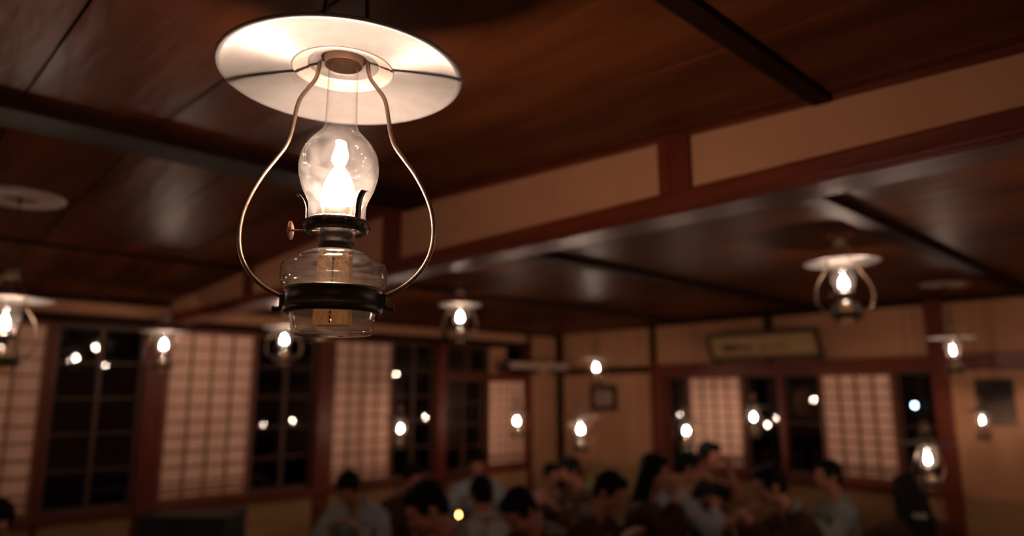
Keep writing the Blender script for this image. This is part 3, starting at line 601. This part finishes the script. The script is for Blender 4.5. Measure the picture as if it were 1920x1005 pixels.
for (k, x, y, m, lab, gp, fd) in [
  ('bowl', -4.26, 2.62, 'china', 'pale china bowl beside the dark bottle on ' + T1, 'pale bowls left', True), ('bowl', -4.20, 2.92, 'china', 'pale china bowl at the inner edge of ' + T1, 'pale bowls left', True),
  ('cup', -4.32, 2.86, 'china', 'pale cup beside the dark bottle on ' + T1, 'cups left', False), ('bottle', -4.28, 2.76, 'blackbowl', 'dark bottle standing on ' + T1, None, False),
  ('bowl', -4.28, 3.15, 'blackbowl', 'black lacquer bowl between the bottle and burner on ' + T1, 'black bowls left', True), ('bowl', -4.30, 3.34, 'china', 'pale china bowl near the burner on ' + T1, 'pale bowls left', True),
  ('cup', -4.30, 3.5, 'china', 'pale cup past the burner on ' + T1, 'cups left', False), ('bowl', -4.15, 3.72, 'blackbowl', 'black lacquer bowl at the far end of ' + T1, 'black bowls left', True),
  ('bowl', -3.82, 4.36, 'china', 'pale china bowl before the black bowl on ' + T2, 'pale bowls corner', True), ('bowl', -3.71, 4.48, 'blackbowl', 'black lacquer bowl on ' + T2, None, True),
  ('cup', -3.82, 4.64, 'china', 'pale cup on ' + T2, None, False), ('bowl', -3.74, 4.80, 'china', 'pale china bowl behind the cup on ' + T2, 'pale bowls corner', True),
  ('bowl', -2.72, 4.86, 'china', 'pale china bowl before the black bowl on ' + T3, 'pale bowls back', True), ('bowl', -2.70, 5.03, 'blackbowl', 'black lacquer bowl on ' + T3, None, True),
  ('cup', -2.82, 5.12, 'china', 'pale cup on ' + T3, None, False), ('bowl', -2.74, 5.24, 'china', 'pale china bowl behind the cup on ' + T3, 'pale bowls back', True)]:
    dish(k, x, y, m, lab, gp, food=fd)
# tabletop burner with an orange flame
bp = at(860, 965, 5.05)
br = empty('table_burner', (bp.x, bp.y, TH)); tag(br, 'small tabletop burner with an orange flame between the diners', 'burner')
hb = bp.z - TH
build('burner_pot', MB().lathe([(0.05, 0.0), (0.055, 0.01), (0.05, hb - 0.05), (0.042, hb - 0.04), (0.001, hb - 0.045)], 28, True), 'blackbowl', br, smooth=True)
build('flame', MB().lathe([(0.001, hb + 0.018), (0.006, hb + 0.010), (0.011, hb), (0.010, hb - 0.010), (0.002, hb - 0.018)], 14), 'orangeflame', br, smooth=True)
# black cabinet under the screen
c = at(318, 968, 4.05)
cb = empty('black_cabinet', (-4.80, 1.72, 0)); cb.rotation_euler = (0, 0, RIGHT); tag(cb, 'low black cabinet standing in front of the red pillar', 'cabinet')
chh = 0.74
build('body', MB().box(-0.28, 0.28, -0.16, 0.18, 0.04, chh - 0.025), 'blackcab', cb, bevel=0.004)
build('top', MB().box(-0.29, 0.29, -0.185, 0.19, chh - 0.025, chh), 'blackcab', cb, bevel=0.004)
for s in (-1, 1):
    d = build('door', MB().box(min(s * 0.006, s * 0.27), max(s * 0.006, s * 0.27), -0.178, -0.161, 0.06, chh - 0.04), 'blackcab', cb, bevel=0.003)
    build('knob', MB().ell((s * 0.03, -0.185, 0.42), (0.01, 0.01, 0.01), seg=10, rings=8), 'knob', d)
for a in (-0.25, 0.25):
    for b in (-0.13, 0.15): build('foot', MB().box(a - 0.02, a + 0.02, b - 0.02, b + 0.02, 0, 0.04), 'blackcab', cb)
# flower stand near the corner
fp = at(1093, 890, 7.4)
stand = empty('flower_stand', (fp.x, fp.y, 0)); tag(stand, 'small dark wooden stand near the room corner holding a flower vase', 'stand')
build('stand_top', MB().box(-0.2, 0.2, -0.13, 0.13, 0.42, 0.445), 'darkwood', stand, bevel=0.004)
for a in (-0.17, 0.17):
    for b in (-0.1, 0.1): build('leg', MB().box(a - 0.016, a + 0.016, b - 0.016, b + 0.016, 0, 0.42), 'darkwood', stand)
vs = empty('flower_vase', (fp.x - 0.04, fp.y - 0.03, 0.445)); tag(vs, 'dark vase of pink and purple flowers on the small stand', 'vase')
build('vase_body', MB().lathe([(0.035, 0), (0.05, 0.03), (0.05, 0.07), (0.026, 0.11), (0.03, 0.125), (0.02, 0.12)], 28, True), 'vase', vs, smooth=True)
for k in range(9):
    a = k * 2.4; rr = 0.03 + 0.065 * (k / 9); hz = 0.26 - 0.06 * (k / 9) + random.uniform(-0.02, 0.02); x, y = rr * math.cos(a), rr * math.sin(a)
    st = build('stalk', MB().tube([(x * 0.15, y * 0.15, 0.1), (x, y, hz)], 0.003, 6), 'leaf', vs)
    fm = MB()
    for j in range(6):
        b = j * math.pi / 3; fm.ell((x + 0.02 * math.cos(b), y + 0.02 * math.sin(b), hz + 0.004), (0.02, 0.011, 0.007), Matrix.Rotation(b, 3, 'Z') @ Matrix.Rotation(-0.4, 3, 'Y'), 8, 6)
    fm.ell((x, y, hz + 0.004), (0.01, 0.01, 0.01), seg=8, rings=6)
    build('blossom', fm, 'purpleflower' if (k % 3 == 1) else 'pinkflower', st, smooth=True)
gb = at(1101, 912, 6.95); o = link('bottle', BM['bottle'].copy(), None, None, (gb.x, gb.y, 0.445)); o.data.materials.clear(); o.data.materials.append(M['greenbottle']); o.location = (fp.x + 0.13, fp.y - 0.04, 0.445); tag(o, 'yellow-green bottle on the small stand beside the flowers', 'bottle')

# ---------------------------------------------------------------- people sitting on the floor
def remesh(mb, name, voxel, mat, smooth_it=2):
    me = mb.mesh(name); o = bpy.data.objects.new('tmp', me); COL.objects.link(o)
    m = o.modifiers.new('r', 'REMESH'); m.mode = 'VOXEL'; m.voxel_size = voxel; m.use_smooth_shade = True
    s = o.modifiers.new('s', 'SMOOTH'); s.iterations = smooth_it; s.factor = 0.5
    dg = bpy.context.evaluated_depsgraph_get(); dg.update()
    out = bpy.data.meshes.new_from_object(o.evaluated_get(dg)); out.name = name
    bpy.data.objects.remove(o); out.materials.clear(); out.materials.append(M[mat])
    out.polygons.foreach_set('use_smooth', [True] * len(out.polygons)); return out
def ik(sh, tgt, l1, l2, pole):
    d = tgt - sh; L = min(d.length, (l1 + l2) * 0.985); d.normalize(); tgt = sh + d * L
    a = (l1 * l1 - l2 * l2 + L * L) / (2 * L); h = math.sqrt(max(l1 * l1 - a * a, 0)); p = (pole - d * pole.dot(d)).normalized()
    return sh + d * a + p * h, tgt
def person(px, py, D, face, lean, bow, top, bottom, label, hands=None, long_hair=False, coat=None, turn=0.0, group='diners seated on the floor', bare=False, cushion=True):
    """px,py,D: crown of the head; face: 0 towards the viewer, 90 to the viewer's right"""
    head_top = at(px, py, D)
    k = 1.0
    RL = Matrix.Rotation(-lean, 3, 'X'); RH = Matrix.Rotation(turn, 3, 'Z') @ Matrix.Rotation(-(lean * 0.4 + bow), 3, 'X')
    pel = Vector((0, 0, 0.17)); T = lambda v: pel + RL @ Vector(v)
    nb_ = T((0, 0, 0.50)); hc = nb_ + RL @ Vector((0, 0.01, 0.055)) + RH @ Vector((0, 0.025, 0.105))
    HT = lambda v: hc + RH @ Vector(v)
    crown = max((HT((0, math.cos(a) * 0.1, math.sin(a) * 0.122)).z) for a in [i * 0.1 for i in range(32)])
    k = head_top.z / crown
    a = math.radians(face); fv = Vector((-CF.x, -CF.y, 0)).normalized() * math.cos(a) + Vector((CR.x, CR.y, 0)).normalized() * math.sin(a)
    rz = math.atan2(fv.y, fv.x) - math.pi / 2
    hx = Matrix.Rotation(rz, 3, 'Z') @ (hc * k)
    r = empty('person', (head_top.x - hx.x, head_top.y - hx.y, 0.0), rz); r.scale = (k, k, k); tag(r, label, 'person', group)
    hands = hands or ((-0.13, 0.34, 0.52), (0.13, 0.34, 0.52))
    body = MB(); cl = MB(); fg = []
    # trunk, neck, head
    for s in (-1, 1): body.cap(T((s * 0.07, 0, 0.0)), T((s * 0.085, 0.0, 0.38)), 0.085, 0.09)
    body.cap(nb_ + RL @ Vector((0, -0.005, -0.05)), hc + RH @ Vector((0, -0.02, -0.06)), 0.055, 0.05)
    body.ell(HT((0, -0.01, 0.02)), (0.074, 0.092, 0.098), RH); body.ell(HT((0, 0.022, -0.045)), (0.058, 0.066, 0.068), RH)
    body.ell(HT((0, 0.05, -0.088)), (0.03, 0.026, 0.022), RH)
    body.cap(HT((0, 0.080, 0.012)), HT((0, 0.100, -0.024)), 0.009, 0.014)
    for s in (-1, 1):
        body.ell(HT((s * 0.076, -0.01, -0.012)), (0.010, 0.020, 0.032), RH); body.ell(HT((s * 0.035, 0.068, -0.022)), (0.022, 0.018, 0.02), RH)
    body.cap(HT((-0.03, 0.078, 0.026)), HT((0.03, 0.078, 0.026)), 0.011, 0.011)
    # legs folded under
    for s in (-1, 1):
        body.cap((s * 0.09, 0.0, 0.15), (s * 0.15, 0.33, 0.12), 0.075, 0.058); body.cap((s * 0.15, 0.33, 0.09), (s * 0.09, -0.05, 0.075), 0.05, 0.038); body.cap((s * 0.09, -0.05, 0.06), (s * 0.07, -0.17, 0.05), 0.034, 0.026)
        cl.cap((s * 0.09, -0.02, 0.155), (s * 0.155, 0.35, 0.125), 0.105, 0.085); cl.cap((s * 0.15, 0.34, 0.10), (s * 0.09, -0.10, 0.095), 0.075, 0.07)
    cl.ell((0, 0.12, 0.15), (0.13, 0.22, 0.07))
    # clothes on the trunk
    for s in (-1, 1):
        cl.cap(T((s * 0.075, 0, 0.0)), T((s * 0.095, -0.005, 0.37)), 0.125 if coat else 0.112, 0.118 if coat else 0.105)
        cl.cap(T((s * 0.05, -0.01, 0.44)), T((s * 0.16, -0.005, 0.405)), 0.06, 0.075 if coat else 0.066)
    # arms
    for s, h in zip((-1, 1), hands):
        sh = T((s * 0.185, 0.0, 0.40)); el, wr_ = ik(sh, Vector(h), 0.27, 0.25, Vector((s * (0.25 if h[2] > 0.6 else 0.8), -0.25, -0.75)))
        fd = (wr_ - el).normalized()
        body.cap(sh, el, 0.046, 0.038); body.cap(el, wr_, 0.037, 0.024)
        side = fd.cross(Vector((0, 0, 1))); side = side.normalized() if side.length > 0.1 else Vector((1, 0, 0)); dn = fd.cross(side).normalized()
        if dn.z > 0: dn = -dn
        rot = Matrix((side, fd, -dn)).transposed()
        pc = wr_ + fd * 0.045; body.ell(pc, (0.038, 0.048, 0.016), rot)
        for j, (off, ln) in enumerate(((-0.031, 0.058), (-0.0105, 0.070), (0.0105, 0.066), (0.031, 0.052))):
            b0 = wr_ + fd * 0.075 + side * off * 0.9; b1 = b0 + (fd * 0.85 + dn * 0.35 + side * off * 2.5).normalized() * ln * 0.55; b2 = b1 + (fd * 0.45 + dn * 0.8 + side * off * 2).normalized() * ln * 0.5
            body.cap(b0, b1, 0.0095, 0.009, 8); body.cap(b1, b2, 0.009, 0.0078, 8)
        t0 = wr_ + fd * 0.025 - side * s * 0.028; t1 = t0 + (fd * 0.6 - side * s * 0.7 + dn * 0.2).normalized() * 0.036; t2 = t1 + (fd * 0.85 + dn * 0.5).normalized() * 0.028
        body.cap(t0, t1, 0.0125, 0.011, 8); body.cap(t1, t2, 0.0105, 0.0085, 8)
        if bare:
            cl.cap(sh, sh + (el - sh) * 0.6, 0.072, 0.066)
        else:
            cl.cap(sh, el, 0.074 if coat else 0.066, 0.072 if coat else 0.062); cl.cap(el, el + (wr_ - el) * 0.62, 0.070, 0.078)
            cl.cap(el + Vector((0, 0, -0.03)), el + (wr_ - el) * 0.55 + Vector((0, 0, -0.03)), 0.05, 0.06)
    link('body', remesh(body, 'body', 0.0085, 'skin', 2), None, r)
    g = link('coat' if coat else ('shirt' if bare else 'robe'), remesh(cl, 'clothes', 0.016, coat or top, 3), None, r)
    # collar crossing at the chest
    if not bare:
        cm = MB()
        for s in (-1, 1):
            rr = 0.100 if not coat else 0.112
            pts = [T((s * 0.0, -0.085, 0.495)), T((s * 0.062, -0.06, 0.50)), T((s * 0.088, 0.0, 0.475)), T((s * 0.068, 0.075, 0.40)), T((s * 0.02, 0.118, 0.29)), T((-s * 0.03, 0.128, 0.20))]
            cm.tube(smooth_path(pts, 4), 0.019, 8)
        link('collar', cm.mesh('collar', True), 'greengrey' if coat else top, g)
    # hair, eyes, mouth
    hm = MB(); hm.ell(HT((0, -0.022, 0.036)), (0.084, 0.094, 0.090), RH); hm.ell(HT((0, 0.030, 0.082)), (0.068, 0.058, 0.036), RH); hm.ell(HT((0, -0.055, -0.015)), (0.070, 0.052, 0.068), RH)
    for s in (-1, 1): hm.ell(HT((s * 0.066, 0.0, 0.020)), (0.017, 0.048, 0.045), RH)
    if long_hair:
        for s in (-1, 0, 1): hm.cap(HT((s * 0.045, -0.055, 0.0)), T((s * 0.075, -0.085, 0.30)), 0.05, 0.045)
        for s in (-1, 1): hm.cap(HT((s * 0.072, -0.01, 0.02)), T((s * 0.095, -0.01, 0.40)), 0.024, 0.032)
    link('hair', remesh(hm, 'hair', 0.010, 'hair', 2), None, r)
    for s in (-1, 1): link('eye', EYE_ME, 'eye', r, HT((s * 0.031, 0.0835, 0.006)))
    mo = link('mouth', MOUTH_ME, 'lip', r, HT((0, 0.0845, -0.058))); mo.rotation_euler = RH.to_euler()
    if cushion:
        c_ = empty('floor_cushion', (r.location.x, r.location.y, 0), rz); cu = link('cushion_pad', CUSH_ME, 'cushion', c_); cu.modifiers.new('b', 'BEVEL').width = 0.02
        link('cushion_tuft', TUFT_ME, 'matboard', c_, (0, 0, 0.052)); tag(c_, 'cushion under ' + label, 'cushion', 'floor cushions')
    return r
EYE_ME = MB().ell((0, 0, 0), (0.012, 0.006, 0.0065), seg=10, rings=8).mesh('eye', True)
MOUTH_ME = MB().ell((0, 0, 0), (0.022, 0.006, 0.007), seg=12, rings=8).mesh('mouth', True)
CUSH_ME = MB().box(-0.27, 0.27, -0.27, 0.30, 0, 0.05).mesh('cushion_pad'); TUFT_ME = MB().ell((0, 0, 0), (0.02, 0.02, 0.008), seg=10, rings=6).mesh('tuft', True)
PEOPLE = [
 dict(px=655, py=884, D=5.10, face=-12, lean=0.30, bow=0.55, top='bluegrey', bottom=None, label='person in a blue-grey robe bowed over the table below a tall screen', hands=((-0.10, 0.31, 0.50), (0.10, 0.31, 0.50))),
 dict(px=772, py=870, D=5.95, face=50, lean=0.15, bow=0.30, top='bluegrey', bottom=None, coat='browncoat', label='person in a dark brown coat seated before the dark window'),
 dict(px=801, py=903, D=3.72, face=-75, lean=0.30, bow=0.45, top='bluegrey', bottom=None, coat='browncoat', label='person in a brown coat leaning forward with one hand raised', hands=((-0.10, 0.30, 0.42), (0.20, 0.26, 0.62))),
 dict(px=897, py=846, D=6.55, face=0, lean=0.10, bow=0.35, top='bluegrey', bottom=None, label='person in a blue-grey robe facing out from the low end window'),
 dict(px=903, py=893, D=4.80, face=-165, lean=0.40, bow=0.25, top='palegrey', bottom=None, label='person in a pale grey robe seen from behind, bending over the burner'),
 dict(px=974, py=916, D=3.98, face=-50, lean=0.35, bow=0.55, top='bluegrey', bottom=None, coat='browncoat', label='person in a dark coat with flushed face bent low beside the pale robe'),
 dict(px=1068, py=857, D=6.10, face=-70, lean=0.15, bow=0.30, top='bluegrey', bottom=None, coat='olivecoat', label='person in an olive-brown coat seated below the low-hung lamp'),
 dict(px=1034, py=868, D=6.75, face=50, lean=0.10, bow=0.15, top='pinktop', bottom=None, label='small person in a pinkish top behind the olive-brown coat'),
 dict(px=1143, py=884, D=4.58, face=62, lean=0.25, bow=0.42, top='bluegrey', bottom=None, coat='browncoat', label='person in a brown coat with grey collar looking down, near the corner table'),
 dict(px=1226, py=850, D=5.12, face=75, lean=0.12, bow=0.15, top='navy', bottom=None, coat='browncoat', long_hair=True, label='long-haired person in profile in a dark coat raising a hand to the face', hands=((-0.05, 0.28, 0.50), (0.04, 0.24, 0.66))),
 dict(px=1288, py=845, D=5.70, face=95, lean=0.22, bow=0.30, top='bluegrey', bottom=None, label='person in a blue-grey robe turned away towards the back screens'),
 dict(px=1330, py=827, D=6.10, turn=-0.75, face=72, lean=0.05, bow=0.12, top='navy', bottom=None, bare=True, label='person in a dark short-sleeved shirt with one forearm raised', hands=((-0.08, 0.20, 0.74), (0.16, 0.34, 0.46))),
 dict(px=1440, py=872, D=4.80, face=-95, lean=0.40, bow=0.15, top='bluegrey', bottom=None, coat='browncoat', label='person in a wide dark brown coat reaching over the back table', hands=((-0.10, 0.44, 0.56), (0.10, 0.42, 0.52))),
 dict(px=1550, py=861, D=5.45, face=-92, lean=0.05, bow=0.05, top='greengrey', bottom=None, label='person in a green-grey robe sitting in profile below a back screen'),
 dict(px=1697, py=888, D=4.75, face=175, lean=0.15, bow=0.20, top='navy', bottom=None, coat='browncoat', long_hair=True, label='long-haired person in a dark coat seen from behind beside the lowest lamp'),
 dict(px=-4, py=938, D=3.60, face=35, lean=0.10, bow=0.35, top='bluegrey', bottom=None, coat='browncoat', label='dark-haired person sitting under the largest screen'),
]
for p in PEOPLE: person(**p)
